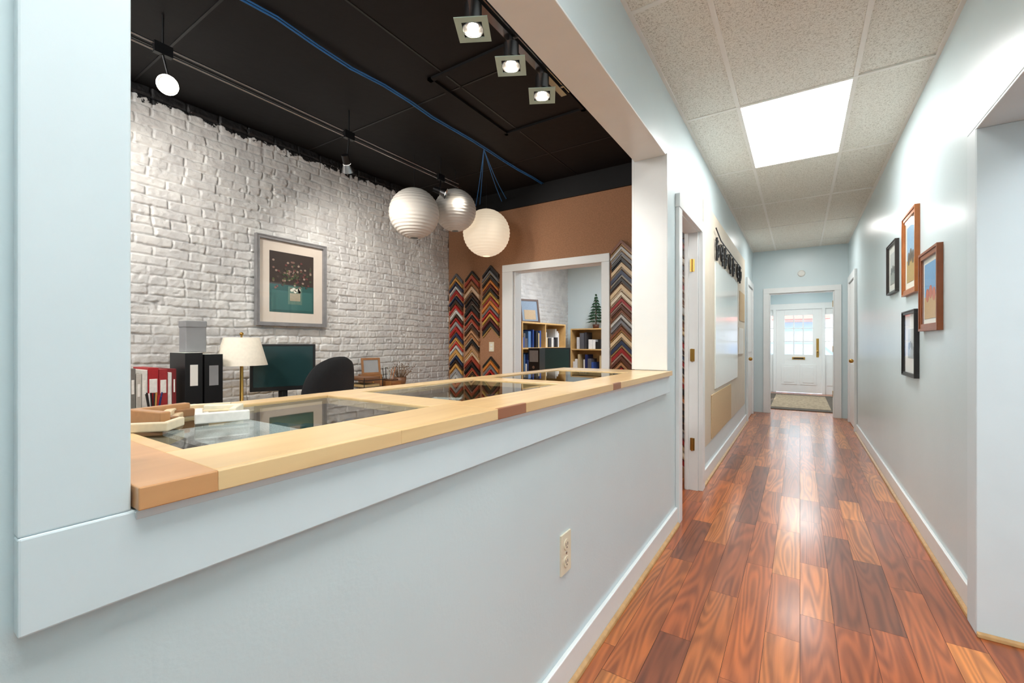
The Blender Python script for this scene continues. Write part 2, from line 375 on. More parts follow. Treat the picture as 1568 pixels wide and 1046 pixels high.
b.box(-.53,-.44,YE-.025,YE,0,2.04,M_TRIM); b.box(.46,.55,YE-.025,YE,0,2.04,M_TRIM); b.box(-.53,.55,YE-.025,YE,2.04,2.13,M_TRIM)
b.box(-.44,-.425,YE,YE+.12,0,2.04,M_TRIM); b.box(.445,.46,YE,YE+.12,0,2.04,M_TRIM); b.box(-.425,.445,YE,YE+.12,2.025,2.04,M_TRIM)
for z in (1.83,1.1,.375): b.box(.438,.446,YE+.02,YE+.08,z-.05,z+.05,M_BRASS)
b.done('trim_5',.003)
b=B(); b.lathe((0,0,0),[(.001,.03),(.035,.028),(.05,.02),(.055,0)],M_WHITE)
o=b.done('smoke_detector'); o.matrix_world=T(.02,YE,2.35)@Matrix.Rotation(math.pi/2,4,'X')
b=B()
y=YB-.03
b.box(-2.80,-2.66,y,YB,0,1.99,M_TRIM); b.box(-1.62,-1.54,y,YB,0,1.99,M_TRIM); b.box(-2.80,-1.54,y,YB,1.99,2.07,M_TRIM)
b.box(-2.66,-2.645,YB,YB+.13,0,2.0,M_TRIM); b.box(-1.635,-1.62,YB,YB+.13,0,2.0,M_TRIM); b.box(-2.645,-1.635,YB,YB+.13,1.985,2.0,M_TRIM)
b.done('trim_6',.004)
# ------------------------------------------------------------ front door
b=B()
x0,x1=-.488,.428; y0=YF+.03; y1=YF+.075
b.box(x0,-.31,y0,y1,.01,2.0,M_DOOR); b.box(.25,x1,y0,y1,.01,2.0,M_DOOR)
b.box(-.31,.25,y0,y1,1.86,2.0,M_DOOR); b.box(-.31,.25,y0,y1,.01,.92,M_DOOR)
for k in (1,2):
    xx=-.31+.56*k/3; b.box(xx-.012,xx+.012,y0,y1,.92,1.86,M_DOOR)
    zz=.92+.94*k/3; b.box(-.31,.25,y0+.001,y1-.001,zz-.012,zz+.012,M_DOOR)
b.box(-.31,.25,y0+.02,y0+.025,.92,1.86,M_GLASS)
for xa,xb in ((-.38,-.06),(0.0,.32)):
    b.prism([(xa,y0,.2),(xb,y0,.2),(xb,y0,.68),(xa,y0,.68)],(0,-.012,0),M_DOOR); b.box(xa+.05,xb-.05,y0-.02,y0,.25,.63,M_DOOR)
b.box(-.16,.10,y0-.012,y0,.80,.86,M_BRASS); b.box(-.13,.07,y0-.016,y0,.815,.845,M_BLACK)
b.box(.32,.37,y0-.01,y0,.86,1.30,M_BRASS); b.ball((.345,y0-.05,1.0),.028,M_BRASS); b.cyl((.345,y0,1.0),(.345,y0-.05,1.0),.01,M_BRASS); b.cyl((.345,y0-.02,1.22),(.345,y0,1.22),.022,M_BRASS)
b.done('door_1',.003)
b=B()
for xa,xb in ((-.80,-.74),(-.55,-.49),(.43,.49),(.68,.74)): b.box(xa,xb,YF-.02,YF+.12,0,2.14,M_DOOR)
b.box(-.74,.68,YF-.019,YF+.119,2.003,2.139,M_DOOR)
for xa,xb in ((-.74,-.55),(.49,.68)):
    b.box(xa,xb,YF+.02,YF+.09,0,.92,M_DOOR); b.box(xa,xb,YF+.02,YF+.09,1.86,2.0,M_DOOR)
    for k in (1,2): b.box(xa,xb,YF+.03,YF+.08,.92+.313*k-.01,.92+.313*k+.01,M_DOOR)
    b.box(xa+.04,xb-.04,YF+.005,YF+.02,.2,.75,M_DOOR)
    b.box(xa,xb,YF+.05,YF+.055,.92,1.86,M_GLASS)
b.done('window_1',.002)
b=B()
b.box(-.62,.62,9.25,12.0,.001,.012,pm('rug_dark_border',C(92,82,72),.95,var=.3,vs=40,bump=.4,bs=200))
b.box(-.46,.46,9.5,11.8,.011,.015,pm('rug_woven_tan',C(160,142,118),.95,var=.35,vs=24,bump=.4,bs=200))
b.done('entry_rug')
# outside
M_SIDEWALK=pm('concrete_sidewalk',C(215,212,206),.9,var=.1); M_ASPH=pm('asphalt',C(150,150,152),.9,var=.1)
b=B(); b.box(-20,20,YF+.12,16,-.1,-.02,M_SIDEWALK); b.box(-20,20,16,26,-.2,-.12,M_ASPH); b.box(-20,20,26,28,-.1,-.02,M_SIDEWALK); b.done('street_ground')
b=B(); fc=pm('storefront_stucco',C(226,220,214),.8); red=pm('red_awning',C(214,120,112),.7); wn=pm('shop_window_glass',C(150,170,200),.15)
b.box(-12,12,28,34,0,3.6,fc)
for i in range(-3,4):
    b.box(i*3-1.1,i*3+1.1,27.93,28,.7,2.3,wn)
    b.prism([(i*3-1.3,28,2.75),(i*3-1.3,27.4,2.45),(i*3-1.3,28,2.45)],(2.6,0,0),red)
b.done('storefront_building')
b=B(); carp=pm('car_paint_silver_blue',C(130,150,185),.2,coat=1)
prof=[(-2.1,.1),(2.1,.1),(2.15,.6),(1.3,.75),(.8,1.2),(-.9,1.23),(-1.6,.8),(-2.1,.7)]
b.prism([(p[0]-.2,19,p[1]) for p in prof],(0,1.7,0),carp)
b.prism([(p[0]-.2,18.99,p[1]) for p in [(1.15,.77),(.75,1.15),(-.85,1.17),(-1.4,.8)]],(0,1.72,0),wn)
for wx in (-1.5,1.1):
    b.cyl((wx,18.95,.2),(wx,20.75,.2),.32,M_BLACK,seg=24); b.cyl((wx,18.93,.2),(wx,18.95,.2),.18,M_CHROME,seg=16)
b.done('parked_car')
# ------------------------------------------------------------ counter
LT=(238,207,155);LT2=(234,201,147);LT3=(242,213,164);RD=(216,164,112);DK=(158,100,66)
b=B()
def cb(x0,x1,y0,y1,col,z0=1.0,z1=1.028): 
    c=C(*col); b.box(x0,x1,y0,y1,z0,z1,M_COUNTER,(c[0],c[1],c[2],random.random()))
e=-.655
cb(-1.38,e,.19,.275,RD)
for a,z_,c in ((.275,.60,LT),(.60,.93,LT2),(.93,1.07,LT2),(1.07,1.40,LT),(1.40,1.77,LT3),(1.77,1.865,LT),(1.865,2.3,LT2),(2.3,2.755,LT)):
    cb(-.835,e-.012,a,z_,c)
for a,z_,c in ((.275,.60,LT),(.60,.93,LT2),(.93,1.07,DK),(1.07,1.77,LT2),(1.77,1.865,DK),(1.865,2.79,LT)):
    cb(e-.012,e,a,z_,c)
cb(-1.30,-.835,.275,.30,LT2)
cb(-1.30,-.835,.87,1.0,LT); cb(-1.30,-.835,1.64,1.76,LT2); cb(-1.30,-.835,2.5,2.755,LT)
for a,z_,c in ((.275,.9,LT2),(.9,1.7,LT),(1.7,2.755,LT2)): cb(-1.38,-1.30,a,z_,c)
par=b.done('display_counter',.0015)
b=B()
for a,z_ in ((.30,.87),(1.0,1.64),(1.76,2.5)):
    b.faces([(-1.30,a,1.0235),(-.835,a,1.0235),(-.835,z_,1.0235),(-1.30,z_,1.0235)],[(0,1,2,3)],M_GLASSDISP)
b.done('glass_panel',parent=par)
b=B()
b.box(-1.37,-.885,.2,2.755,.08,.90,M_TRIM); b.box(-1.34,-.885,.22,2.75,0,.08,M_BLACK)
b.box(-1.37,-1.35,.2,2.755,.90,.999,M_MAPLE)
b.box(-1.35,-.885,.2,2.755,.90,.905,M_DARKIN)
for a in (.2,.93,1.70,2.74): b.box(-1.35,-.885,a,a+.012,.905,.999,M_MAPLE)
b.done('cabinet',parent=par)
M_SPECK=pm('speckled_mat_board',C(205,208,210),.8,var=.3,vs=260)
b=B()
b.box(-1.29,-.91,.42,.62,.975,.985,M_SPECK); b.box(-1.28,-.92,.43,.61,.906,.975,M_DARKIN)
b.done('mat_board_sample')
b=B()
for i in range(26):
    a=[random.uniform(-1.28,-.92),random.choice([random.uniform(.66,.84),random.uniform(1.05,1.6),random.uniform(1.8,2.4)])]
    c=C(*random.choice([(190,60,40),(200,190,160),(60,60,66),(170,130,70),(90,110,130),(225,225,220),(30,30,34)]))
    b.M=T(a[0],a[1],.906+.003*i,random.uniform(-.4,.4)); b.box(-.06,.06,-.03,.03,0,.004,M_BOOK,(c[0],c[1],c[2],1))
b.M=Matrix.Identity(4); b.done('mat_swatches')
def corner(name,x,y,z,rz,L,t,h,cols):
    b=B(); b.M=T(x,y,z,rz)
    c1,c2=C(*cols[0]),C(*cols[1])
    for (pts,cc,hh) in (([(0,0),(L,0),(L,t*.55),(t*.55,t*.55),(t*.55,L),(0,L)],c1,h),([(t*.55,t*.55),(L,t*.55),(L,t),(t,t),(t,L),(t*.55,L)],c2,h*.6)):
        b.prism([(p[0],p[1],0) for p in pts],(0,0,hh),M_FRAMEW,(cc[0],cc[1],cc[2],.3))
    b.M=Matrix.Identity(4); b.done(name,.0025)
Z0=1.0285
corner('frame_corner_sample',-1.20,.325,Z0,.2,.12,.036,.03,((190,142,98),(150,110,76)))
corner('frame_corner_sample',-1.26,.43,Z0,-.5,.12,.032,.022,((232,214,180),(215,192,155)))
corner('frame_corner_sample',-1.06,.40,Z0,1.2,.10,.026,.022,((238,235,228),(222,218,208)))
corner('frame_corner_sample',-1.13,.53,Z0,-2.2,.08,.024,.025,((240,234,212),(226,208,172)))
corner('frame_corner_sample',-1.02,.34,Z0,2.4,.07,.022,.018,((236,220,188),(206,178,130)))
# ------------------------------------------------------------ chevrons
woods=[(176,110,62),(120,70,40),(30,26,24),(150,34,32),(200,160,90),(190,190,186),(60,40,30),(215,190,150),(90,50,34),(20,20,22),(120,120,124),(40,52,80),(168,120,80),(226,214,190)]
def chev_col(cx,ztop,zbot,hw,pal,seed,gap=None,ybase=YB,slope=1.0):
    rr=random.Random(seed); b=B(); z=ztop; i=0
    while z>zbot:
        t=rr.choice([.034,.042,.052,.030]); c=C(*pal[(i*5+rr.randrange(3))%len(pal)]); c2=C(*rr.choice([(200,160,90),(20,18,18),(190,180,160),(120,80,40)]))
        if not(gap and gap[0]<z<gap[1]):
            dp=.026+.016*rr.random(); t1=t*.62; hw_=hw*rr.uniform(.88,1.0)
            for s in (-1,1):
                o_=lambda a,b_:[(cx,ybase,z-a),(cx+s*hw_,ybase,z-a-hw_*slope),(cx+s*hw_,ybase,z-b_-hw_*slope),(cx,ybase,z-b_)]
                b.prism(o_(0,t1*1.25),(0,-dp,0),M_FRAMEW,(c[0],c[1],c[2],.2))
                b.prism(o_(t1*1.25,t*1.2),(0,-dp*.6,0),M_FRAMEW,(c2[0]*.6+c[0]*.4,c2[1]*.6+c[1]*.4,c2[2]*.6+c[2]*.4,.2))
        z-=t*1.28+.007; i+=1
    b.done('frame_moulding_samples')
silv=[(200,200,198),(150,150,152),(90,92,98),(40,52,80),(160,36,34),(190,60,50),(200,150,80),(60,44,34)]
blk=[(24,22,22),(30,26,24),(140,90,54),(60,40,30),(160,110,70),(170,130,96),(150,60,40),(186,140,104),(200,170,140)]
redp=[(190,150,70),(200,120,50),(30,24,22),(150,34,32),(170,40,36),(24,22,22),(90,30,26),(110,110,112)]
chev_col(-3.48,2.04,.3,.104,silv,1)
chev_col(-3.235,2.05,.3,.110,blk,2)
chev_col(-2.965,2.09,.3,.118,redp,3,gap=(1.05,1.42))
chev_col(-1.42,2.18,.3,.110,woods,4)
chev_col(-.92,2.30,.2,.12,woods,5)
b=B(); b.box(-3.0,-2.93,YB-.006,YB,1.10,1.21,M_OUTLET); 
for z in (1.135,1.175): b.box(-2.98,-2.95,YB-.009,YB-.005,z-.012,z+.012,M_WHITE)
b.done('wall_outlet',.002)
b=B(); yc=1.385; z0=.465
b.box(XL,XL+.006,yc-.038,yc+.038,z0-.07,z0+.07,M_OUTLET)
for dz in (-.03,.03):
    b.cyl((XL+.006,yc,z0+dz),(XL+.0085,yc,z0+dz),.019,M_OUTLET,seg=20)
    for dy in (-.007,.007): b.box(XL+.008,XL+.0092,yc+dy-.0014,yc+dy+.0014,z0+dz-.004,z0+dz+.007,M_BLACK)
    b.cyl((XL+.008,yc,z0+dz-.01),(XL+.0092,yc,z0+dz-.01),.0026,M_BLACK,seg=8)
b.cyl((XL+.006,yc,z0),(XL+.008,yc,z0),.004,M_CHROME,seg=10)
b.done('wall_outlet',.0015)
# ------------------------------------------------------------ lanterns
def lantern(x,y,z,r,mat):
    b=B(); nr=20; prof=[]
    for k in range(nr*6+1):
        a=.16+(math.pi-.32)*k/(nr*6); rr=r*(1-.022*(1-abs(math.sin(k*math.pi/6))**.6))
        rr=r*(.982+.018*abs(math.cos(k*math.pi/6))**2.5)
        prof.append((rr*math.sin(a),-rr*math.cos(a)))
    b.lathe((x,y,z),prof,mat,56)
    b.lathe((x,y,z),[(r*.16,r*.985),(r*.17,r*1.0),(r*.15,r*1.0)],M_CHROME,24)
    b.cyl((x,y,z+r*.9),(x,y,HR),.003,M_BLACK,seg=6)
    b.tube([(x-r*.16,y,z+r*.98),(x,y,z+r*1.08),(x+r*.16,y,z+r*.98)],.002,M_CHROME,6)
    b.done('paper_lantern')
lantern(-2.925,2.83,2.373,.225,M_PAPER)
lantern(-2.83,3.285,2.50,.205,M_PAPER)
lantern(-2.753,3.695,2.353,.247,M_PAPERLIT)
# ------------------------------------------------------------ track lights
def addlight(kind,name,loc,tgt,energy,col=(1,.93,.84),size=.05,ang=80,blend=.6,sx=None,sy=None):
    l=bpy.data.lights.new(name,kind); l.energy=energy; l.color=col
    if kind=='SPOT': l.spot_size=math.radians(ang); l.spot_blend=blend; l.shadow_soft_size=size
    if kind=='POINT': l.shadow_soft_size=size
    if kind=='AREA':
        l.shape='RECTANGLE'; l.size=sx; l.size_y=sy
    o=bpy.data.objects.new(name,l); S.collection.objects.link(o); o.location=loc
    d=(Vector(tgt)-Vector(loc)); o.rotation_euler=d.to_track_quat('-Z','Y').to_euler(); return o
b=B(); XT=-2.76
for z in (2.70,2.735): b.cyl((XT,YN,z),(XT,3.25,z),.006,M_CHROME,seg=8)
for yy in (-.8,.9,2.02,3.0): b.cyl((XT,yy,2.70),(XT,yy,HR),.005,M_BLACK,seg=8); b.box(XT-.015,XT+.015,yy-.04,yy+.04,2.69,2.745,M_BLACK)
tk=b.done('track_light_rail')
def spot(parent,X,Y,zr,p,tgt,mat,e,name='spot_head',ang=95,blend=.9):
    b=B(); p=Vector(p); d=(Vector(tgt)-p).normalized()
    b.cyl((X,Y,zr),p-d*.03,.006,M_BLACK,seg=8)
    b.cyl(p-d*.085,p-d*.02,.026,M_BLACK,seg=20); b.cyl(p-d*.02,p+d*.035,.028,M_CHROME,r1=.048,seg=24,cap=False)
    b.cyl(p+d*.018,p+d*.022,.038,mat,seg=24)
    b.done(name,parent=parent)
    addlight('SPOT','spot_lamp',p+d*.05,tgt,e,size=.03,ang=ang,blend=blend).parent=parent
spot(tk,XT,.9,2.69,(XT+.02,.92,2.54),(-1.7,.3,1.9),M_GLOW,8)
spot(tk,XT,.55,2.69,(XT-.02,.55,2.58),(-3.55,1.35,1.75),M_GLOW,42,ang=125,blend=1)
spot(tk,XT,2.02,2.69,(XT-.03,2.03,2.50),(-3.50,3.0,1.25),M_GLOWS,36,ang=138,blend=1)
spot(tk,XT,3.0,2.69,(XT+.03,2.99,2.575),(-1.6,3.9,2.0),M_GLOWS,18,ang=110)
b=B(); X2=-1.19
b.box(X2-.018,X2+.018,YN,2.38,2.69,2.715,M_CHROME); b.box(X2+.03,X2+.036,YN,2.38,2.70,2.71,M_CHROME)
for yy in (-.6,.6,1.35,2.3): b.cyl((X2,yy,2.71),(X2,yy,HR),.008,M_CHROME,seg=10)
for yy in (1.0,1.4,1.8,2.3): b.box(X2-.02,X2+.04,yy-.008,yy+.008,2.695,2.712,M_CHROME)
tk2=b.done('track_light_bar')
for Y in (1.17,1.50,1.80,2.11):
    b=B(); b.M=T(X2,Y,2.595)@Matrix.Rotation(.5,4,'Z')@Matrix.Rotation(-.05,4,'X')
    b.cyl((0,0,.0),(0,0,.075),.038,M_CHROME,seg=24); b.cyl((0,0,.075),(0,0,.10),.012,M_BLACK)
    b.cyl((0,0,-.03),(0,0,0),.044,M_CHROME,r1=.038,seg=24,cap=False)
    b.cyl((0,0,-.024),(0,0,-.018),.024,M_GLOW,seg=20)
    b.lathe((0,0,-.03),[(.044,0),(.048,-.003),(.044,-.006)],M_CHROME,24)
    a=.072; q=.044
    for (xa,xb,ya,yb) in ((-a,a,q,a),(-a,a,-a,-q),(-a,-q,-q,q),(q,a,-q,q)): b.box(xa,xb,ya,yb,-.034,-.030,M_GLASSG)
    b.M=Matrix.Identity(4)
    b.cyl((X2,Y,2.70),(X2,Y,2.665),.010,M_CHROME); b.done('spot_head',parent=tk2)
    addlight('SPOT','spot_lamp',(X2+.0,Y-.0,2.53),(X2-.6,Y+.5,.9),13,size=.03,ang=130).parent=tk2
b=B()
def cab(pts,r=.006): b.tube(pts,r,M_CABLE,6)
xs=[(-2.29+.012*math.sin(i*1.7),YN+ (4.05-YN)*i/24,HR-.012-.01*abs(math.sin(i*2.1))) for i in range(25)]
cab(xs); cab([(p[0]+.02,p[1],p[2]) for p in xs],.004)
for k,(tx,tz) in enumerate(((-3.17,2.80),(-3.11,2.81),(-2.80,2.79),(-2.74,2.81))):
    p0=Vector((-2.30,3.05,2.885)); p1=Vector((tx,4.045,tz))
    cab([p0.lerp(p1,t/8)+Vector((0,0,-.02*math.sin(math.pi*t/8)*(1+.2*k))) for t in range(9)],.004)
b.done('blue_cable_run')
# ------------------------------------------------------------ framed pictures
def picture(name,axis,wallx,y0,y1,z0,z1,fw,fcol,mat_w,matcol,paint,depth=.022):
    b=B(); s=axis; fm=pm(name+'_frame',fcol,.35,var=.12,vs=20)
    x0=wallx; x1=wallx+s*depth
    b.box(x0,x1,y0,y1,z0,z0+fw,fm); b.box(x0,x1,y0,y1,z1-fw,z1,fm); b.box(x0,x1,y0,y0+fw,z0+fw,z1-fw,fm); b.box(x0,x1,y1-fw,y1,z0+fw,z1-fw,fm)
    x2=wallx+s*(depth+.005); g=fw*.35
    b.box(x1,x2,y0,y1,z1-g,z1,fm); b.box(x1,x2,y0,y1,z0,z0+g,fm); b.box(x1,x2,y0,y0+g,z0+g,z1-g,fm); b.box(x1,x2,y1-g,y1,z0+g,z1-g,fm)
    b.box(x0,wallx+s*.008,y0+fw,y1-fw,z0+fw,z1-fw,pm(name+'_mat',matcol,.8,var=.02))
    iy0,iy1,iz0,iz1=y0+fw+mat_w,y1-fw-mat_w,z0+fw+mat_w,z1-fw-mat_w
    paint(b,wallx+s*.009,s,iy0,iy1,iz0,iz1)
    xg=wallx+s*.018; b.faces([(xg,y0+fw,z0+fw),(xg,y1-fw,z0+fw),(xg,y1-fw,z1-fw),(xg,y0+fw,z1-fw)],[(0,1,2,3)],M_GLASS)
    b.done(name,.0015)
M_ART=attrmat('art_print_ink',.6)
def rectp(b,x,s,y0,y1,z0,z1,col,k=0):
    c=C(*col); b.box(x-s*.001,x+s*(.0005+.0006*k),y0,y1,z0,z1,M_ART,(c[0],c[1],c[2],1))
def disc(b,x,s,y,z,ry,rz,col,k,n=14):
    c=C(*col); b.prism([(x,y+ry*math.cos(2*math.pi*i/n),z+rz*math.sin(2*math.pi*i/n)) for i in range(n)],(s*.0006*k,0,0),M_ART,(c[0],c[1],c[2],1))
def floral(b,x,s,y0,y1,z0,z1):
    rectp(b,x,s,y0,y1,z0,z1,(52,40,36)); W_=y1-y0;H_=z1-z0
    rectp(b,x,s,y0,y1,z0,z0+H_*.46,(36,84,82),1); rectp(b,x,s,y0+W_*.04,y1-W_*.04,z0+H_*.04,z0+H_*.36,(50,100,98),2)
    rectp(b,x,s,y0+W_*.40,y0+W_*.72,z0+H_*.14,z0+H_*.44,(90,120,110),3)
    rectp(b,x,s,y0+W_*.44,y0+W_*.68,z0+H_*.20,z0+H_*.33,(165,155,136),4)
    r=random.Random(4)
    for i in range(110):
        disc(b,x,s,y0+W_*min(.92,max(.08,r.gauss(.52,.24))),z0+H_*min(.85,max(.4,r.gauss(.6,.10))),.010,.009,r.choice([(120,92,84),(150,130,118),(60,74,50),(100,56,54),(78,84,52),(70,58,50)]),5+i*.03)
    for i in range(8): disc(b,x,s,y0+W_*r.uniform(.44,.68),z0+H_*r.uniform(.34,.42),.014,.012,(225,222,210),8.5)
picture('framed_floral_print',1,XB+.012,1.77,2.385,1.34,2.07,.03,C(128,128,130),.085,C(216,204,194),floral,depth=.03)
def sketch(cols):
    def f(b,x,s,y0,y1,z0,z1):
        rectp(b,x,s,y0,y1,z0,z1,cols[0]); H_=z1-z0; W_=y1-y0
        rectp(b,x,s,y0,y1,z0,z0+H_*.4,cols[1],1)
        for i in range(3): disc(b,x,s,y0+W_*(.25+.25*i),z0+H_*(.42+.05*(i%2)),W_*.12,H_*.12,cols[2],3+i*.2)
    return f
picture('framed_sketch',-1,XR,4.46,4.87,1.60,2.01,.018,C(40,34,30),.06,C(235,235,230),sketch([(200,205,205),(150,155,150),(90,95,90)]))
picture('framed_landscape',-1,XR,3.76,4.20,1.53,2.09,.038,C(170,100,46),.05,C(238,234,222),sketch([(150,185,215),(180,150,80),(90,70,50)]))
picture('framed_seascape',-1,XR,3.22,3.66,1.27,1.74,.042,C(136,74,36),.03,C(232,230,222),sketch([(110,160,205),(190,150,90),(190,90,50)]))
picture('framed_drawing',-1,XR,3.78,4.20,.97,1.42,.024,C(28,26,26),.10,C(236,238,238),sketch([(205,212,216),(170,180,185),(120,130,140)]))
M_PAN=pm('beige_panel',C(214,204,186),.6,var=.03); M_WB=pm('gloss_white_board',C(232,238,234),.12,var=.01); M_TANP=pm('tan_cork',C(206,180,142),.85,var=.08,vs=80)
b=B(); b.box(XL+.0005,XL+.008,3.99,7.3,.30,2.42,M_PAN)
b.box(XL+.008,XL+.02,4.55,6.3,.76,1.98,M_WB); b.box(XL+.008,XL+.016,4.35,5.7,.32,.72,M_TANP)
b.box(XL+.008,XL+.024,6.45,6.95,1.05,1.4,M_WHITE); b.box(XL+.008,XL+.016,6.6,7.2,1.5,1.9,M_TANP)
b.done('display_board',.002)
b=B(); x=XL+.03
b.tube([(x,4.5,2.28),(x,4.8,2.22),(x,6.6,2.20)],.006,M_BLACK,8)
for i,yy in enumerate((4.6,4.86,5.15,5.45,5.8,6.2,6.5)):
    n=14; r=.06
    pts=[(x,yy+r*math.sin(2*math.pi*k/n),2.10+r*1.25*math.cos(2*math.pi*k/n)) for k in range(n+1)]
    b.tube(pts if i%2 else pts[2:],.011,M_BLACK,8)
    if i%3: b.tube([(x,yy-r*.7,2.10),(x,yy+r*.7,2.10)],.010,M_BLACK,8)
    b.tube([(x,yy+r*(.9 if i%2 else -.9),2.20),(x,yy+r*(.9 if i%2 else -.9),1.98)],.011,M_BLACK,8)
    b.cyl((XL+.008,yy,2.19),(x,yy,2.19),.005,M_BLACK,seg=8)
b.done('wall_letter_sign')
# ------------------------------------------------------------ desk & contents
b=B(); xd0,xd1=-3.575,-2.93
b.box(xd0,xd1,.75,3.45,.72,.75,M_MAPLE)
for yy in (.77,2.1,3.41): b.box(xd0+.02,xd1-.03,yy,yy+.025,0,.72,M_MAPLE)
b.box(xd0+.02,xd0+.035,.79,3.41,.35,.72,M_MAPLE)
for z in (.08,.30,.51): b.box(xd1-.05,xd1-.031,2.75,3.40,z,z+.19,M_MAPLE); b.cyl((xd1-.02,3.02,z+.1),(xd1-.02,3.13,z+.1),.006,M_CHROME); 
b.done('office_desk',.003)
def col4(c,a=.5):
    c=C(*c); return (c[0],c[1],c[2],a)
b=B(); yy=.765
seq=[((150,144,130),.024,.29),((222,218,208),.03,.30),((70,94,80),.02,.26),((120,118,112),.026,.31),((190,186,176),.026,.28),((225,222,214),.026,.30),((170,30,36),.05,.31),((160,40,44),.042,.30),((228,226,220),.02,.28),((120,30,34),.022,.30)]
for c,wd,h in seq:
    b.box(-3.25,-3.02,yy,yy+wd-.002,.75,.75+h,M_BOOK,col4(c)); b.box(-3.018,-3.021,yy+.006,yy+wd-.008,.75+h*.55,.75+h*.8,M_BOOK,col4((235,232,225))); yy+=wd
b.done('book_row',.002)
def binder(name,y0,y1,h,x0,x1,lab):
    b=B(); b.box(x0,x1,y0,y1,.75,.75+h,M_BLACK); b.box(x0+.01,x1-.01,y0+.005,y1-.005,.75+h,.75+h+.001,M_WHITE)
    b.box(x1,x1+.002,y0+.025,y1-.025,.75+h*.5,.75+h*.82,M_WHITE if lab else M_GREY)
    b.cyl((x1-.001,(y0+y1)/2,.75+h*.2),(x1+.003,(y0+y1)/2,.75+h*.2),.014,M_CHROME,seg=16)
    b.done(name,.003)
binder('binder_box',1.085,1.175,.39,-3.22,-3.0,True)
binder('binder_box',1.185,1.285,.38,-3.22,-3.0,False)
b=B(); b.box(-3.20,-3.10,1.125,1.235,1.1425,1.33,M_GREY); b.box(-3.203,-3.097,1.122,1.238,1.295,1.335,M_GREY); b.done('storage_box',.004)
# pens cup and papers at the front of the desk
b=B(); pc=(-2.975,.93,.751)
b.lathe(pc,[(.0,0),(.035,0),(.038,.09),(.034,.09),(.031,.01),(0,.01)],M_BLACK,20)
rr=random.Random(2)
for i in range(9):
    a=i*.7; b.cyl((pc[0]+.012*math.cos(a),pc[1]+.012*math.sin(a),.765),(pc[0]+.035*math.cos(a),pc[1]+.035*math.sin(a),.90+.03*rr.random()),.004,M_BOOK,seg=8,col=col4(rr.choice([(200,160,90),(190,40,40),(40,60,120),(230,230,230),(30,30,30)])))
b.done('pencil_cup')
b=B()
for i in range(6):
    b.M=T(-3.06,1.62,.751+.004*i,random.uniform(-.2,.2)); b.box(-.10,.10,-.07,.07,0,.0035,M_BOOK,col4(random.choice([(238,236,228),(225,200,150),(230,225,210)])))
b.M=Matrix.Identity(4); b.done('paper_stack')
b=B(); c=(-3.13,1.455)
b.lathe((c[0],c[1],.75),[(.0,0),(.075,0),(.075,.012),(.03,.025),(.012,.05),(.010,.33)],M_BRASS,28)
b.lathe((c[0],c[1],1.05),[(.155,0),(.105,.185),(.103,.185),(.153,0)],M_SHADE,48)
for i in range(3):
    a=i*2.094; b.cyl((c[0],c[1],1.22),(c[0]+.104*math.cos(a),c[1]+.104*math.sin(a),1.23),.002,M_BRASS,seg=6)
b.cyl((c[0],c[1],1.08),(c[0],c[1],1.25),.006,M_BRASS,seg=10); b.ball((c[0],c[1],1.26),.012,M_BRASS)
b.ball((c[0],c[1],1.13),.03,M_WHITE)
b.done('table_lamp')
M_SCREEN=pm('monitor_screen',C(34,60,62),.12,var=.1,vs=3)
b=B(); b.M=T(-3.18,1.77,0,math.radians(68))
b.box(-.215,.215,-.012,.03,.85,1.19,M_BLACK); b.box(-.197,.197,-.0145,-.011,.88,1.175,M_SCREEN)
b.box(-.03,.03,.03,.055,.78,1.0,M_BLACK); b.prism([(-.12,-.04,.751),(.12,-.04,.751),(.10,.12,.751),(-.10,.12,.751)],(0,0,.014),M_BLACK); b.cyl((0,.04,.765),(0,.04,.84),.02,M_BLACK)
b.M=Matrix.Identity(4); b.done('computer_monitor',.004)
b=B(); b.M=T(-3.02,1.93,.752,math.radians(80)); b.box(-.21,.21,-.05,.07,0,.018,M_BLACK)
for i in range(13):
    for j in range(4): b.box(-.2+.031*i,-.2+.031*i+.025,-.045+.029*j,-.045+.029*j+.023,.018,.024,M_BLACK)
b.M=Matrix.Identity(4); b.done('keyboard')
b=B(); cx,cy=-2.50,1.50; ang=math.radians(115)
for i in range(5):
    a=i*2*math.pi/5+.3; ex,ey=cx+.29*math.cos(a),cy+.29*math.sin(a)
    b.cyl((cx,cy,.11),(ex,ey,.075),.025,M_BLACK,r1=.016,seg=10); b.cyl((ex-.012*math.sin(a),ey+.012*math.cos(a),.03),(ex+.012*math.sin(a),ey-.012*math.cos(a),.03),.03,M_BLACK,seg=16); b.cyl((ex,ey,.03),(ex,ey,.08),.008,M_BLACK)
b.cyl((cx,cy,.08),(cx,cy,.25),.03,M_BLACK); b.cyl((cx,cy,.25),(cx,cy,.43),.018,M_CHROME)
b.M=T(cx,cy,.47,ang)@Matrix.Rotation(math.pi/2,4,'X'); b.pad(.48,.46,.08,M_FABRIC,0)
b.M=T(cx,cy,0,ang); b.tube([(0,.0,.43),(0,-.25,.46),(0,-.27,.62),(0,-.25,.8)],.018,M_BLACK,10)
for s_ in (-1,1): b.tube([(s_*.2,0,.44),(s_*.27,0,.47),(s_*.27,0,.67)],.013,M_BLACK,8); b.box(s_*.27-.03,s_*.27+.03,-.1,.12,.67,.695,M_BLACK)
b.M=T(cx,cy,.87,ang)@Matrix.Translation((0,-.22,0))@Matrix.Rotation(.1,4,'X'); b.pad(.50,.50,.07,M_FABRIC,.05,e=2.6)
b.M=Matrix.Identity(4); b.done('office_chair')
b=B()
